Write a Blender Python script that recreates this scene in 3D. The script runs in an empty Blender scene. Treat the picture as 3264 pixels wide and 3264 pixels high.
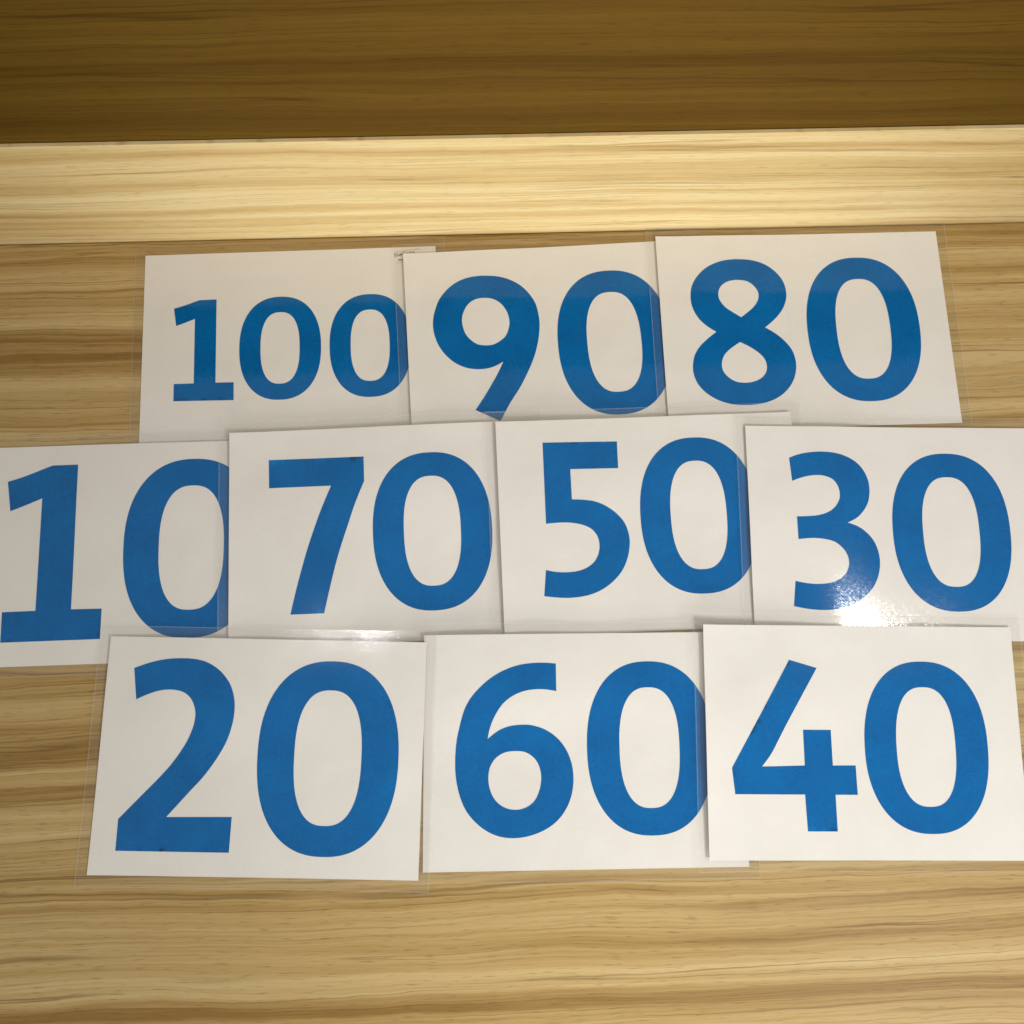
import bpy, math, random
import numpy as np
from mathutils import Matrix, Vector
from mathutils.geometry import delaunay_2d_cdt

random.seed(4)
sc = bpy.context.scene
COL = sc.collection

CAM_ROT = [[0.9991398, 0.0310105, -0.0275337], [-0.0355847, 0.9820502, -0.1852327], [0.0212953, 0.1860532, 0.9823089]]
CAM_H = 0.82135
FOCAL = 0.836907   # focal length / frame width
PANEL_Y = 0.4502
# x, y, turn, width, height of each sheet (metres, radians), lowest first
CARDS = {
    '100': (-0.1931, 0.3298, 0.0115, 0.2963, 0.2105),
    '10': (-0.3400, 0.1285, 0.0004, 0.2970, 0.2115),
    '90': (0.0726, 0.3276, 0.0341, 0.2970, 0.2105),
    '80': (0.3306, 0.3362, 0.0008, 0.2969, 0.2091),
    '70': (-0.1007, 0.1383, 0.0162, 0.2970, 0.2105),
    '50': (0.1583, 0.1403, 0.0108, 0.2953, 0.2105),
    '30': (0.4019, 0.1225, -0.0337, 0.2970, 0.2116),
    '60': (0.0813, -0.0708, -0.0234, 0.2961, 0.2117),
    '20': (-0.2150, -0.0658, -0.0547, 0.2958, 0.2114),
    '40': (0.3436, -0.0731, -0.0421, 0.2982, 0.2122),
}
# outlines in millimetres on the sheet; third value 1 = corner, 0 = smooth point
DIGITS = {
    '100': [["1",[[[-75.2,54.8,1],[-91.7,54.6,1],[-93.8,54.1,0],[-105.0,50.1,0],[-117.8,46.3,1],[-115.2,27.6,1],[-105.5,31.1,0],[-96.6,34.6,1],[-96.4,-33.7,1],[-116.0,-33.7,1],[-116.0,-51.5,1],[-56.7,-52.7,1],[-56.9,-34.1,1],[-74.9,-33.8,1]]]],["0",[-10.9,0.6,54.73,40.89]],["0",[79.4,0.0,54.8,40.95]]],
    '10': [["1",[[[-57.3,86.3,1],[-81.4,86.3,1],[-85.1,85.2,0],[-108.2,76.4,0],[-124.3,71.5,1],[-119.9,42.3,1],[-106.3,47.4,0],[-90.2,54.0,1],[-89.8,-54.3,1],[-120.8,-54.6,1],[-120.3,-83.0,1],[-28.1,-82.8,1],[-28.0,-54.3,1],[-56.6,-54.0,1]]]],["0",[54.4,1.9,86.62,64.73]]],
    '90': [["9",[[[-63.2,76.6,0],[-52.4,75.2,0],[-41.0,71.2,0],[-30.6,64.6,0],[-22.1,54.9,0],[-16.3,43.5,0],[-14.0,30.1,0],[-14.0,19.5,0],[-16.3,4.8,0],[-21.2,-11.4,0],[-28.1,-26.5,0],[-38.4,-44.7,0],[-49.3,-60.2,0],[-60.4,-78.8,1],[-84.5,-66.0,1],[-73.8,-51.0,0],[-64.8,-37.1,0],[-58.4,-26.4,0],[-53.5,-16.8,1],[-61.3,-20.8,0],[-69.6,-23.1,0],[-79.4,-23.5,0],[-90.7,-21.3,0],[-101.8,-15.5,0],[-111.1,-6.3,0],[-117.8,4.9,0],[-121.4,17.3,0],[-121.9,28.7,0],[-119.7,40.0,0],[-114.4,52.9,0],[-105.5,63.9,0],[-95.2,71.3,0],[-84.9,75.2,0],[-74.0,76.8,0]],[[-66.8,52.5,0],[-59.0,50.7,0],[-51.9,45.6,0],[-46.6,37.3,0],[-44.4,27.5,0],[-45.2,19.7,0],[-49.3,10.3,0],[-56.3,4.6,0],[-63.1,1.7,0],[-70.5,1.4,0],[-77.8,2.9,0],[-84.8,8.1,0],[-89.8,15.4,0],[-92.1,24.3,0],[-92.1,32.2,0],[-89.1,40.8,0],[-84.1,47.5,0],[-76.4,51.8,0]]]],["0",[60.9,-1.8,77.37,57.81]]],
    '80': [["8",[[[-61.5,77.6,0],[-48.9,76.1,0],[-36.6,71.7,0],[-26.3,63.7,0],[-19.2,53.6,0],[-16.5,41.9,0],[-17.5,32.1,0],[-22.3,21.5,0],[-30.3,12.0,0],[-42.1,2.2,1],[-31.1,-5.2,0],[-22.0,-14.2,0],[-16.2,-23.5,0],[-13.9,-34.0,0],[-14.4,-43.5,0],[-18.5,-55.4,0],[-27.0,-66.3,0],[-38.4,-74.1,0],[-52.9,-78.8,0],[-68.6,-80.0,0],[-83.2,-78.7,0],[-97.6,-73.6,0],[-109.2,-65.2,0],[-116.6,-55.2,0],[-119.7,-43.9,0],[-119.2,-34.5,0],[-116.4,-25.0,0],[-110.3,-16.1,0],[-101.4,-8.0,0],[-92.8,-1.5,1],[-102.0,5.1,0],[-109.7,13.3,0],[-115.1,24.9,0],[-116.5,35.6,0],[-114.6,48.0,0],[-108.7,58.6,0],[-98.7,68.3,0],[-86.4,74.5,0],[-74.3,77.2,0]],[[-65.2,54.6,0],[-56.1,52.8,0],[-49.8,47.7,0],[-45.8,40.0,0],[-47.0,32.0,0],[-51.8,25.0,0],[-57.2,20.2,0],[-65.8,13.7,1],[-74.1,19.4,0],[-81.2,24.9,0],[-86.4,32.6,0],[-87.5,39.3,0],[-85.3,46.4,0],[-79.8,51.6,0],[-72.8,54.1,0]],[[-69.4,-13.1,1],[-60.6,-17.9,0],[-52.0,-24.2,0],[-46.0,-31.3,0],[-44.1,-39.2,0],[-46.2,-46.9,0],[-52.1,-52.7,0],[-60.7,-55.9,0],[-69.0,-56.5,0],[-77.1,-55.0,0],[-84.1,-50.5,0],[-89.0,-43.9,0],[-90.0,-36.2,0],[-87.2,-27.6,0],[-80.8,-20.8,0]]]],["0",[59.9,-1.1,78.11,58.34]]],
    '70': [["7",[[[-110.7,76.6,1],[-18.3,75.7,1],[-18.3,51.3,1],[-27.3,30.4,0],[-34.6,10.1,0],[-44.7,-19.5,0],[-52.0,-46.3,0],[-58.9,-74.9,1],[-90.7,-74.6,1],[-83.8,-46.5,0],[-74.1,-12.8,0],[-63.4,17.8,0],[-56.2,35.4,0],[-50.5,48.2,1],[-110.4,48.5,1]]]],["0",[46.3,-0.2,77.13,57.56]]],
    '50': [["5",[[[-102.2,82.7,1],[-28.5,81.5,1],[-29.0,54.5,1],[-76.3,55.1,1],[-76.4,25.0,1],[-65.9,24.3,0],[-54.4,22.3,0],[-44.1,17.8,0],[-33.9,10.1,0],[-26.5,0.8,0],[-22.9,-10.1,0],[-22.5,-20.8,0],[-25.5,-34.0,0],[-31.6,-46.1,0],[-41.1,-56.2,0],[-53.0,-64.0,0],[-66.4,-68.6,0],[-80.5,-70.2,0],[-92.6,-69.8,0],[-108.2,-67.6,1],[-105.3,-42.7,1],[-96.4,-44.8,0],[-86.0,-45.7,0],[-74.6,-44.9,0],[-65.6,-42.0,0],[-58.2,-36.6,0],[-53.8,-29.2,0],[-52.2,-21.3,0],[-53.2,-13.3,0],[-57.2,-6.4,0],[-63.1,-2.1,0],[-71.8,0.9,0],[-82.3,2.5,0],[-92.9,2.6,0],[-102.9,2.0,1]]]],["0",[47.4,5.4,77.15,57.65]]],
    '30': [["3",[[[-106.2,73.6,1],[-95.5,77.4,0],[-83.6,79.5,0],[-70.8,80.0,0],[-57.3,78.4,0],[-45.8,74.1,0],[-36.4,67.2,0],[-29.9,57.0,0],[-27.4,45.1,0],[-29.2,31.4,0],[-34.0,22.3,0],[-41.4,14.6,0],[-51.8,9.0,1],[-41.2,5.1,0],[-32.8,-1.2,0],[-26.3,-9.7,0],[-22.7,-20.8,0],[-22.4,-32.4,0],[-25.6,-44.7,0],[-31.8,-55.3,0],[-42.3,-64.9,0],[-54.2,-71.4,0],[-66.8,-74.9,0],[-80.9,-76.0,0],[-94.0,-75.1,0],[-109.4,-72.3,1],[-106.5,-48.0,1],[-95.0,-50.2,0],[-84.4,-50.9,0],[-73.8,-50.0,0],[-64.7,-47.0,0],[-57.7,-41.7,0],[-53.9,-35.0,0],[-53.1,-28.9,0],[-54.1,-23.1,0],[-58.0,-16.4,0],[-64.7,-10.6,0],[-72.5,-7.8,0],[-83.1,-6.4,0],[-92.0,-6.5,0],[-101.5,-7.5,1],[-101.8,14.9,1],[-87.9,15.4,0],[-78.0,16.8,0],[-68.7,20.4,0],[-62.0,26.3,0],[-58.4,33.1,0],[-57.9,39.5,0],[-59.7,46.4,0],[-63.8,51.9,0],[-69.9,54.9,0],[-77.0,56.2,0],[-85.2,55.8,0],[-94.3,53.9,0],[-104.5,50.2,1]]]],["0",[51.7,0.9,78.35,58.59]]],
    '60': [["6",[[[-24.3,78.1,1],[-33.6,78.9,0],[-45.5,78.9,0],[-58.4,77.3,0],[-71.2,73.3,0],[-84.1,66.5,0],[-95.0,57.7,0],[-104.2,47.6,0],[-110.1,37.1,0],[-114.6,22.2,0],[-117.7,7.4,0],[-118.9,-9.9,0],[-118.2,-24.5,0],[-115.1,-39.1,0],[-109.8,-51.9,0],[-101.9,-62.1,0],[-91.3,-70.7,0],[-79.0,-76.1,0],[-65.8,-77.8,0],[-52.6,-76.4,0],[-39.2,-72.0,0],[-27.6,-65.0,0],[-18.5,-55.0,0],[-12.4,-42.3,0],[-9.9,-27.8,0],[-11.2,-13.2,0],[-16.3,-0.1,0],[-24.1,10.0,0],[-34.8,17.6,0],[-46.5,21.7,0],[-56.4,22.6,0],[-68.2,21.4,0],[-78.1,17.8,0],[-88.8,10.1,1],[-86.2,20.9,0],[-81.6,31.4,0],[-74.3,41.9,0],[-65.1,48.9,0],[-55.1,53.0,0],[-45.0,54.6,0],[-35.0,54.5,0],[-24.3,52.7,1]],[[-63.5,-1.2,0],[-54.1,-2.3,0],[-46.1,-7.5,0],[-41.3,-15.3,0],[-39.7,-25.7,0],[-41.7,-36.8,0],[-46.7,-46.1,0],[-54.8,-51.5,0],[-64.2,-53.2,0],[-74.3,-50.7,0],[-82.3,-44.3,0],[-87.1,-34.4,0],[-88.3,-24.1,0],[-86.5,-14.7,0],[-81.1,-7.0,0],[-72.9,-2.3,0]]]],["0",[61.8,0.8,78.33,58.54]]],
    '20': [["2",[[[-123.3,76.9,1],[-108.8,82.2,0],[-95.2,85.4,0],[-80.5,86.7,0],[-65.6,86.0,0],[-54.4,83.0,0],[-42.9,75.9,0],[-33.6,65.3,0],[-28.7,53.7,0],[-27.1,42.1,0],[-28.2,28.7,0],[-32.8,12.3,0],[-41.2,-3.9,0],[-51.5,-19.1,0],[-62.9,-32.4,0],[-82.3,-55.2,1],[-23.3,-54.2,1],[-23.5,-85.0,1],[-125.0,-84.8,1],[-125.3,-57.6,1],[-106.8,-37.3,0],[-91.1,-20.2,0],[-80.7,-7.4,0],[-70.5,8.8,0],[-64.9,22.3,0],[-62.8,33.8,0],[-63.8,41.5,0],[-67.2,49.1,0],[-72.6,54.3,0],[-78.8,56.9,0],[-87.7,57.9,0],[-98.4,56.6,0],[-108.9,53.0,0],[-118.7,48.4,1]]]],["0",[61.0,-0.4,86.9,64.86]]],
    '40': [["4",[[[-67.7,73.9,1],[-41.5,66.4,1],[-72.2,16.0,0],[-80.3,1.9,0],[-88.2,-11.7,0],[-97.4,-23.5,1],[-57.2,-22.5,1],[-57.5,9.7,1],[-30.7,9.6,1],[-30.3,-22.6,1],[-8.6,-22.5,1],[-8.2,-48.8,1],[-29.2,-48.7,1],[-29.1,-81.0,1],[-57.0,-80.9,1],[-58.1,-48.4,1],[-123.1,-48.2,1],[-125.5,-24.7,1]]]],["0",[59.3,-5.0,78.1,58.33]]],
}
ZERO = {"k0": 2.3, "k1": 2.5, "ri": [0.35700878832747596, 0.6937530919280369], "a1": 0.7472515064835584}

# ------------------------------------------------------------------ camera
cam = bpy.data.cameras.new('camera')
cam_ob = bpy.data.objects.new('camera', cam)
COL.objects.link(cam_ob)
cam.sensor_width = 36.0
cam.sensor_fit = 'HORIZONTAL'
cam.lens = 36.0 * FOCAL
cam.clip_start = 0.01
cam.clip_end = 50
M = Matrix(CAM_ROT).to_4x4()
M.translation = Vector((0, 0, CAM_H))
cam_ob.matrix_world = M
sc.camera = cam_ob

# ------------------------------------------------------------------ world and lamps
world = bpy.data.worlds.new('World')
sc.world = world
world.use_nodes = True
bg = world.node_tree.nodes['Background']
bg.inputs[0].default_value = (1.0, 0.945, 0.86, 1)
bg.inputs[1].default_value = 0.52
sc.cycles.transparent_max_bounces = 40
sc.view_settings.view_transform = 'Standard'
sc.view_settings.look = 'None'
sc.view_settings.exposure = 0.0
sc.view_settings.gamma = 1.0


def area_lamp(name, loc, target, sx, sy, power, color):
    l = bpy.data.lights.new(name, 'AREA')
    l.shape = 'RECTANGLE'
    l.size, l.size_y, l.energy, l.color = sx, sy, power, color
    o = bpy.data.objects.new(name, l)
    o.location = loc
    o.rotation_euler = (Vector(target) - Vector(loc)).to_track_quat('-Z', 'Y').to_euler()
    COL.objects.link(o)
    return o


area_lamp('key_lamp', (0.75, -0.68, 0.85), (0.30, 0.10, 0.0), 0.30, 0.30, 8.6, (1.0, 0.98, 0.95))
# warm spot that brightens the middle of the back panel
sp = bpy.data.lights.new('panel_spot', 'SPOT')
sp.energy, sp.color, sp.spot_size, sp.spot_blend, sp.shadow_soft_size = 135, (1.0, 0.98, 0.92), math.radians(28), 1.0, 0.14
spo = bpy.data.objects.new('panel_spot', sp)
spo.location = (0.12, -1.8, 0.42)
spo.rotation_euler = (Vector((0.04, 0.45, 0.05)) - spo.location).to_track_quat('-Z', 'Y').to_euler()
COL.objects.link(spo)
# the two ceiling tubes that glint in the plastic
area_lamp('ceiling_tube', (1.23, 0.094, 1.8), (1.23, 0.094, 0), 0.21, 0.055, 6, (1.0, 0.97, 0.95))
area_lamp('ceiling_tube', (-0.46, 0.100, 1.8), (-0.46, 0.100, 0), 0.17, 0.03, 1.2, (0.95, 0.93, 1.0))


# ------------------------------------------------------------------ helpers
def tag(o, label=None, cat=None, group=None, kind=None):
    for k, v in (('label', label), ('category', cat), ('group', group), ('kind', kind)):
        if v:
            o[k] = v
    return o


def mesh_object(name, verts, faces, mat, parent=None, smooth=False, mats=None, idx=None):
    me = bpy.data.meshes.new(name)
    me.from_pydata([tuple(v) for v in verts], [], [tuple(f) for f in faces])
    for m in (mats or [mat]):
        me.materials.append(m)
    if idx is not None:
        me.polygons.foreach_set('material_index', idx)
    if smooth:
        me.polygons.foreach_set('use_smooth', [True] * len(me.polygons))
    me.update()
    o = bpy.data.objects.new(name, me)
    COL.objects.link(o)
    if parent:
        o.parent = parent
    return o


def slab(name, lo, hi, mat, parent=None, bevel=0.0):
    x0, y0, z0 = lo
    x1, y1, z1 = hi
    v = [(x0, y0, z0), (x1, y0, z0), (x1, y1, z0), (x0, y1, z0),
         (x0, y0, z1), (x1, y0, z1), (x1, y1, z1), (x0, y1, z1)]
    f = [(0, 3, 2, 1), (4, 5, 6, 7), (0, 1, 5, 4), (1, 2, 6, 5), (2, 3, 7, 6), (3, 0, 4, 7)]
    o = mesh_object(name, v, f, mat, parent)
    if bevel:
        b = o.modifiers.new('bevel', 'BEVEL')
        b.width, b.segments = bevel, 3
    return o


class Nodes:
    """small helper for building node materials"""
    def __init__(self, name):
        self.mat = bpy.data.materials.new(name)
        self.mat.use_nodes = True
        self.t = self.mat.node_tree
        self.t.nodes.clear()
        self.out = self.t.nodes.new('ShaderNodeOutputMaterial')

    def new(self, kind, **kw):
        n = self.t.nodes.new(kind)
        for k, v in kw.items():
            setattr(n, k, v)
        return n

    def put(self, sock, v):
        if isinstance(v, bpy.types.NodeSocket):
            self.t.links.new(v, sock)
        else:
            sock.default_value = v

    def math(self, op, a, b=None, c=None, clamp=False):
        n = self.new('ShaderNodeMath', operation=op, use_clamp=clamp)
        for i, v in enumerate((a, b, c)):
            if v is not None:
                self.put(n.inputs[i], v)
        return n.outputs[0]

    def vmath(self, op, a, b=None, scale=None):
        n = self.new('ShaderNodeVectorMath', operation=op)
        self.put(n.inputs[0], a)
        if b is not None:
            self.put(n.inputs[1], b)
        if scale is not None:
            self.put(n.inputs['Scale'], scale)
        return n.outputs[0]

    def vec(self, x, y, z=0.0):
        n = self.new('ShaderNodeCombineXYZ')
        for i, v in enumerate((x, y, z)):
            self.put(n.inputs[i], v)
        return n.outputs[0]

    def noise(self, v, scale=1.0, detail=2.0, rough=0.5, color=False, dist=0.0):
        n = self.new('ShaderNodeTexNoise')
        self.put(n.inputs['Vector'], v)
        n.inputs['Scale'].default_value = scale
        n.inputs['Detail'].default_value = detail
        n.inputs['Roughness'].default_value = rough
        n.inputs['Distortion'].default_value = dist
        return n.outputs['Color' if color else 'Fac']

    def ramp(self, fac, stops, interp='LINEAR'):
        n = self.new('ShaderNodeValToRGB')
        n.color_ramp.interpolation = interp
        e = n.color_ramp.elements
        while len(e) < len(stops):
            e.new(0.5)
        for el, (p, c) in zip(e, stops):
            el.position = p
            el.color = (c[0], c[1], c[2], 1) if isinstance(c, tuple) else (c, c, c, 1)
        self.put(n.inputs[0], fac)
        return n.outputs[0]

    def mix(self, fac, a, b, blend='MIX'):
        n = self.new('ShaderNodeMix', data_type='RGBA', blend_type=blend)
        self.put(n.inputs[0], fac)
        for s, v in ((n.inputs[6], a), (n.inputs[7], b)):
            if isinstance(v, tuple) and len(v) == 3:
                v = (*v, 1)
            self.put(s, v)
        return n.outputs[2]


def wood(name, light, tan, brown, line, across='Y', seed=0.0, rough=0.5, spec=0.22, linew=0.72):
    """zebrano-style printed wood laminate, grain running along X"""
    N = Nodes(name)
    tc = N.new('ShaderNodeTexCoord')
    sp = N.new('ShaderNodeSeparateXYZ')
    N.put(sp.inputs[0], tc.outputs['Object'])
    x = sp.outputs['X']
    y = sp.outputs[across]
    # slow bends and small ripples of the grain
    bend = N.noise(N.vec(N.math('MULTIPLY', x, 1.6), N.math('MULTIPLY', y, 5.0), seed + 3.1), 1.0, 2.0)
    rip = N.noise(N.vec(N.math('MULTIPLY', x, 13.0), N.math('MULTIPLY', y, 40.0), seed + 7.7), 1.0, 2.0)
    yy = N.math('ADD', y, N.math('MULTIPLY', N.math('SUBTRACT', bend, 0.5), 0.034))
    yy = N.math('ADD', yy, N.math('MULTIPLY', N.math('SUBTRACT', rip, 0.5), 0.0070))
    band = N.noise(N.vec(N.math('MULTIPLY', x, 0.4), N.math('MULTIPLY', yy, 26.0), seed), 1.0, 3.0, 0.55)
    streak = N.noise(N.vec(N.math('MULTIPLY', x, 0.7), N.math('MULTIPLY', yy, 95.0), seed + 1.3), 1.0, 3.0, 0.6)
    fine = N.noise(N.vec(N.math('MULTIPLY', x, 9.0), N.math('MULTIPLY', yy, 620.0), seed + 2.2), 1.0, 2.0, 0.6)
    tone = N.math('ADD', N.math('MULTIPLY', band, 0.62), N.math('MULTIPLY', streak, 0.38))
    tone = N.math('ADD', tone, N.math('MULTIPLY', N.math('SUBTRACT', fine, 0.5), 0.16))
    col = N.ramp(tone, [(0.37, brown), (0.48, tan), (0.60, light), (0.70, light)])
    # thin dark growth lines that fade in and out along their length
    ln = N.noise(N.vec(N.math('MULTIPLY', x, 0.45), N.math('MULTIPLY', yy, 44.0), seed + 5.5), 1.0, 1.5, 0.5)
    for level, width, amount in ((0.40, 0.0085, 1.0), (0.47, 0.006, 0.65), (0.545, 0.008, 0.85), (0.61, 0.010, 0.9), (0.35, 0.012, 0.8)):
        d = N.math('ABSOLUTE', N.math('SUBTRACT', ln, level))
        m = N.math('SUBTRACT', 1.0, N.math('DIVIDE', d, width), clamp=True)
        fade = N.noise(N.vec(N.math('MULTIPLY', x, 5.0), N.math('MULTIPLY', y, 30.0), seed + 11 + level * 9), 1.0, 2.0)
        fade = N.ramp(fade, [(0.34, 0.25), (0.58, 1.0)])
        m = N.math('MULTIPLY', m, N.math('MULTIPLY', fade, amount * linew))
        col = N.mix(m, col, line)
    pore = N.noise(N.vec(N.math('MULTIPLY', x, 55.0), N.math('MULTIPLY', yy, 750.0), seed + 17.0), 1.0, 1.0)
    col = N.mix(N.ramp(pore, [(0.60, 0.0), (0.74, 0.38)]), col, line)
    p = N.new('ShaderNodeBsdfPrincipled')
    N.put(p.inputs['Base Color'], col)
    N.put(p.inputs['Roughness'], N.math('ADD', rough, N.math('MULTIPLY', N.math('SUBTRACT', fine, 0.5), 0.12)))
    p.inputs['Specular IOR Level'].default_value = spec
    b = N.new('ShaderNodeBump')
    b.inputs['Strength'].default_value = 0.08
    b.inputs['Distance'].default_value = 0.0004
    N.put(b.inputs['Height'], streak)
    N.put(p.inputs['Normal'], b.outputs[0])
    N.t.links.new(p.outputs[0], N.out.inputs[0])
    return N.mat


def print_surface(name, base, mottle, amount, speck=0.0):
    """paper or ink: matte, with fine mottling"""
    N = Nodes(name)
    tc = N.new('ShaderNodeTexCoord')
    v = tc.outputs['Object']
    a = N.noise(v, 420.0, 3.0, 0.6)
    b = N.noise(v, 22.0, 3.0, 0.5)
    f = N.math('ADD', N.math('MULTIPLY', a, 0.55), N.math('MULTIPLY', b, 0.45))
    f = N.ramp(f, [(0.36, 1.0), (0.62, 0.0)])
    col = N.mix(N.math('MULTIPLY', f, amount), base, mottle)
    if speck:
        w = N.new('ShaderNodeTexWhiteNoise')
        c = N.noise(v, 900.0, 1.0)
        s = N.ramp(c, [(0.70, 0.0), (0.76, speck)])
        col = N.mix(s, col, (0.0, 0.03, 0.12))
        N.t.nodes.remove(w)
    p = N.new('ShaderNodeBsdfPrincipled')
    N.put(p.inputs['Base Color'], col)
    p.inputs['Roughness'].default_value = 0.8
    p.inputs['Specular IOR Level'].default_value = 0.0
    bp = N.new('ShaderNodeBump')          # sheets cockle slightly under the plastic
    bp.inputs['Strength'].default_value = 0.5
    bp.inputs['Distance'].default_value = 0.0035
    N.put(bp.inputs['Height'], N.noise(v, 14.0, 3.0, 0.45))
    N.put(p.inputs['Normal'], bp.outputs[0])
    N.t.links.new(p.outputs[0], N.out.inputs[0])
    return N.mat


def film(name, tint, haze):
    """glossy laminating plastic: clear, with a faint orange-peel surface"""
    N = Nodes(name)
    tc = N.new('ShaderNodeTexCoord')
    v = tc.outputs['Object']
    n1 = N.vmath('SUBTRACT', N.noise(v, 380.0, 3.0, 0.65, color=True), (0.5, 0.5, 0.5))
    n2 = N.vmath('SUBTRACT', N.noise(v, 24.0, 2.0, 0.5, color=True), (0.5, 0.5, 0.5))
    geo = N.new('ShaderNodeNewGeometry')
    nor = N.vmath('ADD', geo.outputs['Normal'], N.vmath('SCALE', n1, scale=0.036))
    nor = N.vmath('ADD', nor, N.vmath('SCALE', n2, scale=0.008))
    nor = N.vmath('NORMALIZE', nor)
    tr = N.new('ShaderNodeBsdfTransparent')
    tr.inputs[0].default_value = (*tint, 1)
    df = N.new('ShaderNodeBsdfDiffuse')
    df.inputs[0].default_value = (0.8, 0.8, 0.8, 1)
    mx = N.new('ShaderNodeMixShader')
    mx.inputs[0].default_value = haze
    N.t.links.new(tr.outputs[0], mx.inputs[1])
    N.t.links.new(df.outputs[0], mx.inputs[2])
    gl = N.new('ShaderNodeBsdfGlossy')
    gl.inputs['Roughness'].default_value = 0.085
    N.put(gl.inputs['Normal'], nor)
    # Schlick reflectance, the same from either side of the thin film
    dt = N.new('ShaderNodeVectorMath', operation='DOT_PRODUCT')
    N.put(dt.inputs[0], geo.outputs['Normal'])
    N.put(dt.inputs[1], geo.outputs['Incoming'])
    graze = N.math('SUBTRACT', 1.0, N.math('ABSOLUTE', dt.outputs['Value']), clamp=True)
    fr = N.math('MULTIPLY_ADD', N.math('POWER', graze, 5.0), 0.96, 0.033)
    m2 = N.new('ShaderNodeMixShader')
    N.put(m2.inputs[0], fr)
    N.t.links.new(mx.outputs[0], m2.inputs[1])
    N.t.links.new(gl.outputs[0], m2.inputs[2])
    N.t.links.new(m2.outputs[0], N.out.inputs[0])
    return N.mat


def plain(name, color, rough=0.6):
    N = Nodes(name)
    tc = N.new('ShaderNodeTexCoord')
    n = N.noise(tc.outputs['Object'], 260.0, 2.0)
    p = N.new('ShaderNodeBsdfPrincipled')
    N.put(p.inputs['Base Color'], N.mix(N.math('MULTIPLY', n, 0.3), color, tuple(c * 0.7 for c in color)))
    p.inputs['Roughness'].default_value = rough
    p.inputs['Specular IOR Level'].default_value = 0.0
    N.t.links.new(p.outputs[0], N.out.inputs[0])
    return N.mat


LIGHT, TAN, BROWN, LINE = (0.51, 0.38, 0.175), (0.40, 0.27, 0.10), (0.245, 0.14, 0.036), (0.11, 0.056, 0.010)
M_DESK = wood('desk_laminate', LIGHT, TAN, BROWN, LINE, 'Y', 0.0)
M_PANEL_LIT = wood('lit_panel_laminate', (0.70, 0.57, 0.31), (0.59, 0.44, 0.20), (0.44, 0.29, 0.11), (0.25, 0.16, 0.05), 'Z', 21.0, linew=0.7)  # desk laminate again, paler: the panel's stronger light is put into the colour
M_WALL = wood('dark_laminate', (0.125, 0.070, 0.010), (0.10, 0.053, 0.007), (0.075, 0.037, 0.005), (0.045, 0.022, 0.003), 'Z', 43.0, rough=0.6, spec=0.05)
M_PAPER = print_surface('paper', (0.77, 0.75, 0.715), (0.70, 0.675, 0.635), 0.45)
M_INK = print_surface('blue_ink', (0.0, 0.142, 0.42), (0.0, 0.085, 0.28), 0.7, 0.2)
M_FILM = film('clear_film', (0.985, 0.985, 0.98), 0.0)
M_SEAL = film('sealed_film_rim', (0.978, 0.975, 0.966), 0.024)
M_CUT = film('cut_film_edge', (0.95, 0.95, 0.94), 0.13)
M_PEN = plain('black_pen', (0.16, 0.15, 0.15))
M_RED = plain('red_pencil', (0.62, 0.30, 0.24))

# ------------------------------------------------------------------ the desk and what stands behind it
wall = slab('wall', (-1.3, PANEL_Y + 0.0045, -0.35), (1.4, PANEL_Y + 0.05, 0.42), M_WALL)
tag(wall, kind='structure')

desk = bpy.data.objects.new('desk', None)
COL.objects.link(desk)
tag(desk, 'light wood-grain desk with a low upright back panel, under the number cards', 'desk')
slab('desktop', (-1.2, -0.62, -0.028), (1.3, PANEL_Y - 0.0006, 0.0), M_DESK, desk, 0.002)
slab('back_panel', (-1.2, PANEL_Y, -0.028), (1.3, PANEL_Y + 0.004, 0.1605), M_PANEL_LIT, desk, 0.0006)

# ------------------------------------------------------------------ laminated cards
RIM = 0.0100        # clear plastic left round the sheet
THICK = 0.0010
GX0, GY0, GS = -0.75, -0.45, 0.003
HX, HY = int(1.75 / GS), int(0.95 / GS)
HEIGHT = np.zeros((HY, HX))


def sample(H, x, y):
    fx = np.clip((x - GX0) / GS, 0, HX - 1.001)
    fy = np.clip((y - GY0) / GS, 0, HY - 1.001)
    i, j = fx.astype(int), fy.astype(int)
    a, b = fx - i, fy - j
    return (H[j, i] * (1 - a) * (1 - b) + H[j, i + 1] * a * (1 - b) + H[j + 1, i] * (1 - a) * b + H[j + 1, i + 1] * a * b)


def grow(A, r):
    B = A.copy()
    for ax in (0, 1):
        P = np.pad(B, [(r, r) if k == ax else (0, 0) for k in (0, 1)], mode='edge')
        n = B.shape[ax]
        B = np.max([np.take(P, range(k, k + n), axis=ax) for k in range(2 * r + 1)], axis=0)
    return B


def blur(A, r):
    B = A.copy()
    for _ in range(2):
        for ax in (0, 1):
            P = np.pad(B, [(r, r) if k == ax else (0, 0) for k in (0, 1)], mode='edge')
            n = B.shape[ax]
            B = np.mean([np.take(P, range(k, k + n), axis=ax) for k in range(2 * r + 1)], axis=0)
    return B


# lift of the edges of each card in millimetres (left, right, top, bottom): laminated sheets never lie quite flat
CURL = {'100': (0.4, 0.3, 0.5, 0.3), '10': (0.3, 0.3, 0.6, 0.3), '90': (2.0, 0.4, 0.5, 0.3), '80': (1.4, 0.3, 0.3, 0.3),
        '70': (2.0, 0.3, 2.0, 0.8), '50': (2.2, 0.4, 1.6, 0.5), '30': (1.3, 0.4, 1.6, 0.3), '60': (0.6, 0.4, 1.2, 0.3),
        '20': (1.0, 0.4, 0.8, 0.2), '40': (4.2, 0.4, 2.6, 0.2)}


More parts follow.
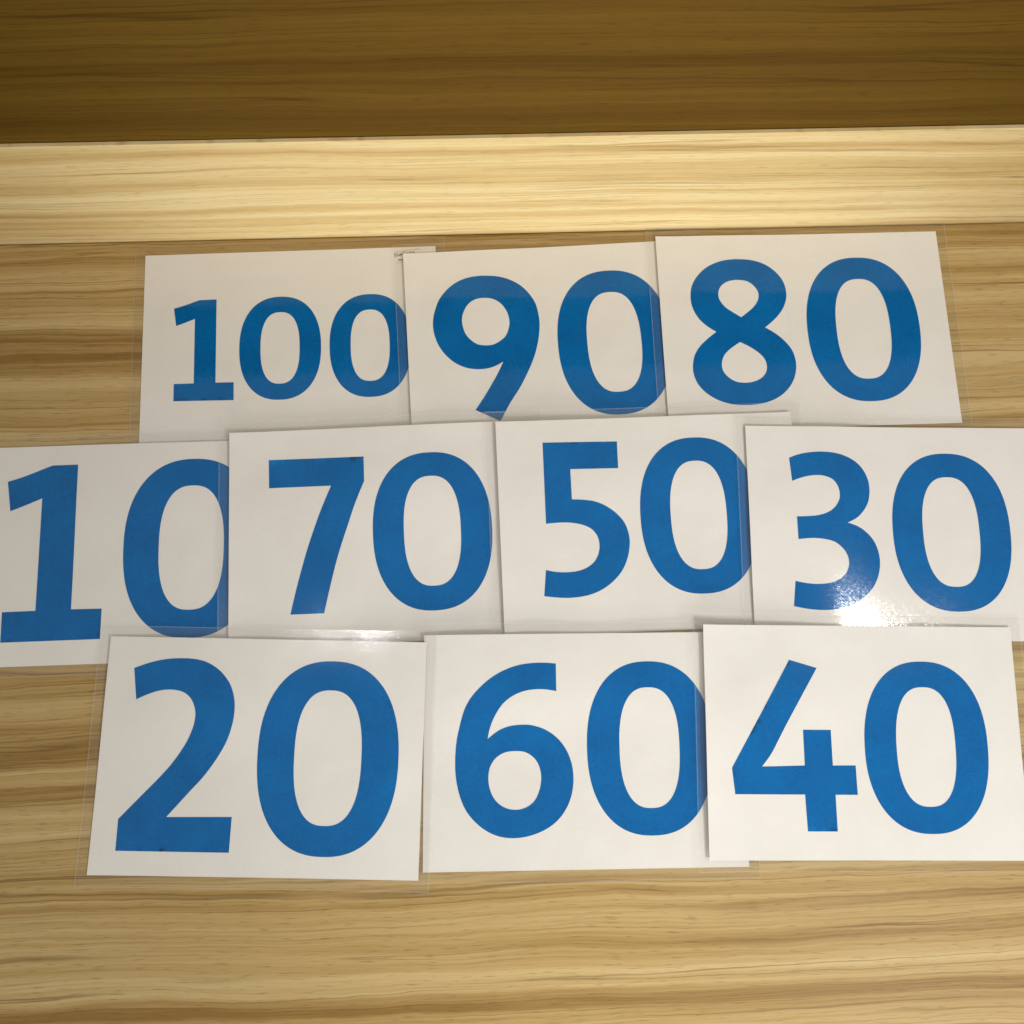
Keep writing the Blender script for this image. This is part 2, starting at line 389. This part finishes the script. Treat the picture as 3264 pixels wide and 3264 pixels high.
class Surface:
    """height of a card over the desk, on its own grid"""
    def __init__(self, n):
        self.x, self.y, self.a, self.W, self.H = CARDS[n]
        self.w, self.h = self.W + 2 * RIM, self.H + 2 * RIM
        self.nx, self.ny = 97, 71
        lx = np.linspace(-self.w / 2, self.w / 2, self.nx)
        ly = np.linspace(-self.h / 2, self.h / 2, self.ny)
        X, Y = np.meshgrid(lx, ly)
        gx, gy = self.world(X, Y)
        sup = sample(HEIGHT, gx, gy)
        z = blur(grow(sup, 18), 9) + 0.0002
        l, r, t, b = [v / 1000 for v in CURL[n]]
        R = 0.045
        def lift(d):
            return np.clip(1 - d / R, 0, 1) ** 2
        u = X / self.w
        wv = 0.75 + 0.25 * np.sin(u * 9 + len(n) + self.x * 30)
        z += l * lift(X + self.w / 2) + r * lift(self.w / 2 - X) + t * wv * lift(self.h / 2 - Y) + b * lift(Y + self.h / 2)
        self.Z = z
        self.lx, self.ly = lx, ly
        # write this card into the pile
        jj, ii = np.mgrid[0:HY, 0:HX]
        wx, wy = GX0 + ii * GS - self.x, GY0 + jj * GS - self.y
        c, s = math.cos(self.a), math.sin(self.a)
        px, py = c * wx + s * wy, -s * wx + c * wy
        inside = (abs(px) < self.w / 2) & (abs(py) < self.h / 2)
        HEIGHT[inside] = self.at(px[inside], py[inside]) + THICK

    def world(self, X, Y):
        c, s = math.cos(self.a), math.sin(self.a)
        return self.x + c * X - s * Y, self.y + s * X + c * Y

    def at(self, px, py):
        fx = np.clip((np.asarray(px) + self.w / 2) / self.w * (self.nx - 1), 0, self.nx - 1.001)
        fy = np.clip((np.asarray(py) + self.h / 2) / self.h * (self.ny - 1), 0, self.ny - 1.001)
        i, j = fx.astype(int), fy.astype(int)
        a, b = fx - i, fy - j
        Z = self.Z
        return (Z[j, i] * (1 - a) * (1 - b) + Z[j, i + 1] * a * (1 - b) + Z[j + 1, i] * (1 - a) * b + Z[j + 1, i + 1] * a * b)


def sheet(surf, w, h, z0, z1, nx, ny, rim_cells=0, closed=True):
    """thin curved sheet; a closed one has an underside and square edges with vertices of their own"""
    def axis(size, n):
        if rim_cells:
            inner = np.linspace(-size / 2 + RIM, size / 2 - RIM, n)
            e = np.concatenate([[0, 0.0009], np.linspace(0.0009, RIM, rim_cells)[1:-1]])
            return np.concatenate([-size / 2 + e, inner, (size / 2 - e)[::-1]])
        return np.linspace(-size / 2, size / 2, n)
    lx, ly = axis(w, nx), axis(h, ny)
    X, Y = np.meshgrid(lx, ly)
    Z = surf.at(X, Y)
    n, m = len(lx), len(ly)
    top = [(x, y, z + z1) for x, y, z in zip(X.ravel(), Y.ravel(), Z.ravel())]
    low = [(x, y, z - z1 + z0) for x, y, z in top]
    v, f, rim = list(top), [], []
    for j in range(m - 1):
        for i in range(n - 1):
            a = j * n + i
            f.append((a, a + 1, a + n + 1, a + n))
            k = min(i, n - 2 - i, j, m - 2 - j)
            rim.append(0 if k >= rim_cells else (2 if k == 0 else 1))
    if closed:
        o = len(v)
        v += low
        f += [(o + q[0], o + q[3], o + q[2], o + q[1]) for q in f]
        ring = [i for i in range(n)] + [j * n + n - 1 for j in range(1, m)]
        ring += [(m - 1) * n + i for i in range(n - 2, -1, -1)] + [j * n for j in range(m - 2, 0, -1)]
        o, k = len(v), len(ring)
        v += [top[i] for i in ring] + [low[i] for i in ring]
        f += [(o + k + i, o + k + (i + 1) % k, o + (i + 1) % k, o + i) for i in range(k)]
        rim = [0] * len(f)
    return v, f, rim


def smooth_outline(pts, step=7):
    """closed curve through the points; corners stay sharp"""
    n = len(pts)
    P = [np.array(p[:2], float) for p in pts]
    C = [p[2] for p in pts]
    out = []
    for i in range(n):
        p1, p2 = P[i], P[(i + 1) % n]
        if C[i] and C[(i + 1) % n]:
            k = max(1, int(np.linalg.norm(p2 - p1) / 4))
            out += [p1 + (p2 - p1) * q / k for q in range(k)]
            continue
        d = np.linalg.norm(p2 - p1)
        if C[i]:
            t1 = None
        else:
            p0 = P[i - 1]
            t1 = (p2 - p0) / (np.linalg.norm(p1 - p0) + d) * d
        if C[(i + 1) % n]:
            t2 = None
        else:
            p3 = P[(i + 2) % n]
            t2 = (p3 - p1) / (d + np.linalg.norm(p3 - p2)) * d
        if t1 is None:
            t1 = (p2 - p1) * 1.5 - t2 * 0.5
        if t2 is None:
            t2 = (p2 - p1) * 1.5 - t1 * 0.5
        for k in range(step):
            t = k / step
            out.append((2 * t**3 - 3 * t**2 + 1) * p1 + (t**3 - 2 * t**2 + t) * t1 + (-2 * t**3 + 3 * t**2) * p2 + (t**3 - t**2) * t2)
    return np.array(out) / 1000.0


def super_ellipse(cx, cy, a, b, k, n=120):
    t = np.linspace(0, 2 * np.pi, n, endpoint=False)
    c, s = np.cos(t), np.sin(t)
    return np.stack([cx + a * np.sign(c) * np.abs(c) ** (2 / k), cy + b * np.sign(s) * np.abs(s) ** (2 / k)], 1) / 1000.0


def even_odd(q, loops):
    inside = np.zeros(len(q), bool)
    for L in loops:
        x1, y1 = L[:, 0], L[:, 1]
        x2, y2 = np.roll(x1, -1), np.roll(y1, -1)
        for k in range(len(L)):
            cond = (y1[k] > q[:, 1]) != (y2[k] > q[:, 1])
            if cond.any():
                xs = (x2[k] - x1[k]) * (q[:, 1] - y1[k]) / (y2[k] - y1[k] + 1e-15) + x1[k]
                inside ^= cond & (q[:, 0] < xs)
    return inside


def digit_mesh(loops, surf, lift):
    allp = np.concatenate(loops)
    lo, hi = allp.min(0), allp.max(0)
    gx, gy = np.meshgrid(np.arange(lo[0], hi[0], 0.005), np.arange(lo[1], hi[1], 0.005))
    g = np.stack([gx.ravel(), gy.ravel()], 1)
    g = g[even_odd(g, loops)]
    g = np.array([p for p in g if np.min(np.hypot(*(allp - p).T)) > 0.0018]).reshape(-1, 2)
    edges, base = [], 0
    for L in loops:
        n = len(L)
        edges += [(base + k, base + (k + 1) % n) for k in range(n)]
        base += n
    pts = [Vector(p * 1000) for p in np.concatenate([allp, g])]
    v, e, f, *_ = delaunay_2d_cdt(pts, edges, [], 0, 1e-6)
    V = np.array([[p.x, p.y] for p in v]) / 1000
    F = np.array([t for t in f if len(t) == 3])
    F = F[even_odd(V[F].mean(1), loops)]
    A, B, Cc = V[F[:, 0]], V[F[:, 1]], V[F[:, 2]]
    flip = ((B[:, 0] - A[:, 0]) * (Cc[:, 1] - A[:, 1]) - (B[:, 1] - A[:, 1]) * (Cc[:, 0] - A[:, 0])) < 0
    F[flip] = F[flip][:, ::-1]
    used = np.unique(F)
    remap = {int(u): k for k, u in enumerate(used)}
    V = V[used]
    Z = surf.at(V[:, 0], V[:, 1]) + lift
    return [(x, y, z) for (x, y), z in zip(V, Z)], [tuple(remap[int(i)] for i in t) for t in F]


def ribbon(strokes, width, surf, lift):
    """flat pen strokes lying on the sheet, millimetres"""
    v, f = [], []
    for st in strokes:
        p = np.array(st, float) / 1000
        for a, b in zip(p[:-1], p[1:]):
            d = (b - a) / (np.linalg.norm(b - a) + 1e-9)
            nrm = np.array([-d[1], d[0]]) * width / 2000
            a2, b2 = a - d * width / 4000, b + d * width / 4000
            k = len(v)
            for q in (a2 - nrm, b2 - nrm, b2 + nrm, a2 + nrm):
                v.append((q[0], q[1], float(surf.at(q[0], q[1])) + lift))
            f.append((k, k + 1, k + 2, k + 3))
    return v, f


LABELS = {
    '100': 'laminated white card with a small blue 100 and a handwritten note in its top corner',
    '90': 'laminated white card reading 90 in blue, middle of the top row',
    '80': 'laminated white card with a blue 80, uppermost at the right by the back panel',
    '10': 'laminated white card with a large blue 10, cut off at the left edge',
    '70': 'laminated white card reading 70 in blue, second from left in the middle row',
    '50': 'laminated white card with a blue 50, its top corner showing behind the 30',
    '30': 'laminated white card with a blue 30 and a bright glare patch on the 3',
    '20': 'laminated white card with a large blue 20, lowest at the left on bare wood',
    '60': 'laminated white card with a blue 60, its corner tucked under the 40',
    '40': 'laminated white card with a blue 40, on top of the 60 and the 30',
}

# pen strokes of the little note, millimetres on the sheet
NOTE = {"red":[[[106.73,100.23],[110.99,100.51],[117.77,101.14],[124.06,101.89],[131.11,102.72]],[[107.96,87.85],[111.22,88.27],[115.23,88.99],[120.75,89.65]]],"black":[[[106.44,93.96],[106.14,96.24],[105.8,98.75],[107.15,96.64],[108.27,95.08],[108.41,97.03],[108.36,99.03]],[[109.43,97.91],[109.49,96.01],[110.13,95.45],[110.89,96.07],[111.14,98.01],[111.18,95.52]],[[111.99,95.71],[111.93,97.77],[112.64,98.07],[113.1,96.1],[113.34,98.04],[114.05,98.23],[114.4,96.27]],[[115.5,100.13],[115.61,96.33],[116.3,96.09],[117.02,96.93],[116.54,97.93],[115.74,97.63]],[[117.94,97.44],[119.25,97.94],[118.87,98.71],[118.06,98.31],[118.03,97.01],[119.02,96.64],[119.94,97.37]],[[120.99,99.29],[121.14,97.33]],[[121.07,98.58],[121.79,99.26],[122.59,99.23]],[[126.26,99.86],[125.1,99.57],[125.29,98.91],[126.38,98.66],[126.26,97.9],[125.15,97.62]],[[123.45,97.68],[123.4,99.63],[124.31,99.82]],[[109.66,90.06],[110.31,92.3],[111.06,90.11]],[[109.98,91.02],[110.88,91.2]],[[111.76,90.25],[111.6,92.04],[112.5,91.79],[112.76,90.27]],[[113.52,90.46],[113.81,92.34],[114.37,90.53]]]}

for n in CARDS:
    surf = Surface(n)
    t = bpy.data.objects.new('number_card', None)
    COL.objects.link(t)
    t.location = (surf.x, surf.y, 0)
    t.rotation_euler = (0, 0, surf.a)
    tag(t, LABELS[n], 'number card', 'laminated number cards spread over the desk')
    v, f, _ = sheet(surf, surf.W, surf.H, 0.00005, 0.00030, 61, 43)
    mesh_object('paper', v, f, M_PAPER, t, True)
    v, f, rim = sheet(surf, surf.w, surf.h, 0.0, 0.00048, 61, 43, 4, False)
    mesh_object('plastic_film', v, f, None, t, True, [M_FILM, M_SEAL, M_CUT], rim)
    for d, data in DIGITS[n]:
        if d == '0':
            cx, cy, hh, hw = data
            r = ZERO['ri']
            sx = hw / hh / ZERO['a1']
            loops = [super_ellipse(cx, cy, hw, hh, ZERO['k0']), super_ellipse(cx - 0.003 * hh, cy, r[0] * hh * sx, r[1] * hh, ZERO['k1'])]
        else:
            loops = [smooth_outline(L) for L in data]
        v, f = digit_mesh(loops, surf, 0.00039)
        o = mesh_object('digit', v, f, M_INK, t, True)
        o['label'] = 'printed blue digit ' + d


    if n == '100':
        # small handwritten tag in the top right corner
        v, f = ribbon(NOTE['black'], 0.55, surf, 0.00037)
        note = mesh_object('handwritten_note', v, f, M_PEN, t)
        v, f = ribbon(NOTE['red'], 0.40, surf, 0.00040)
        mesh_object('red_underline', v, f, M_RED, note)
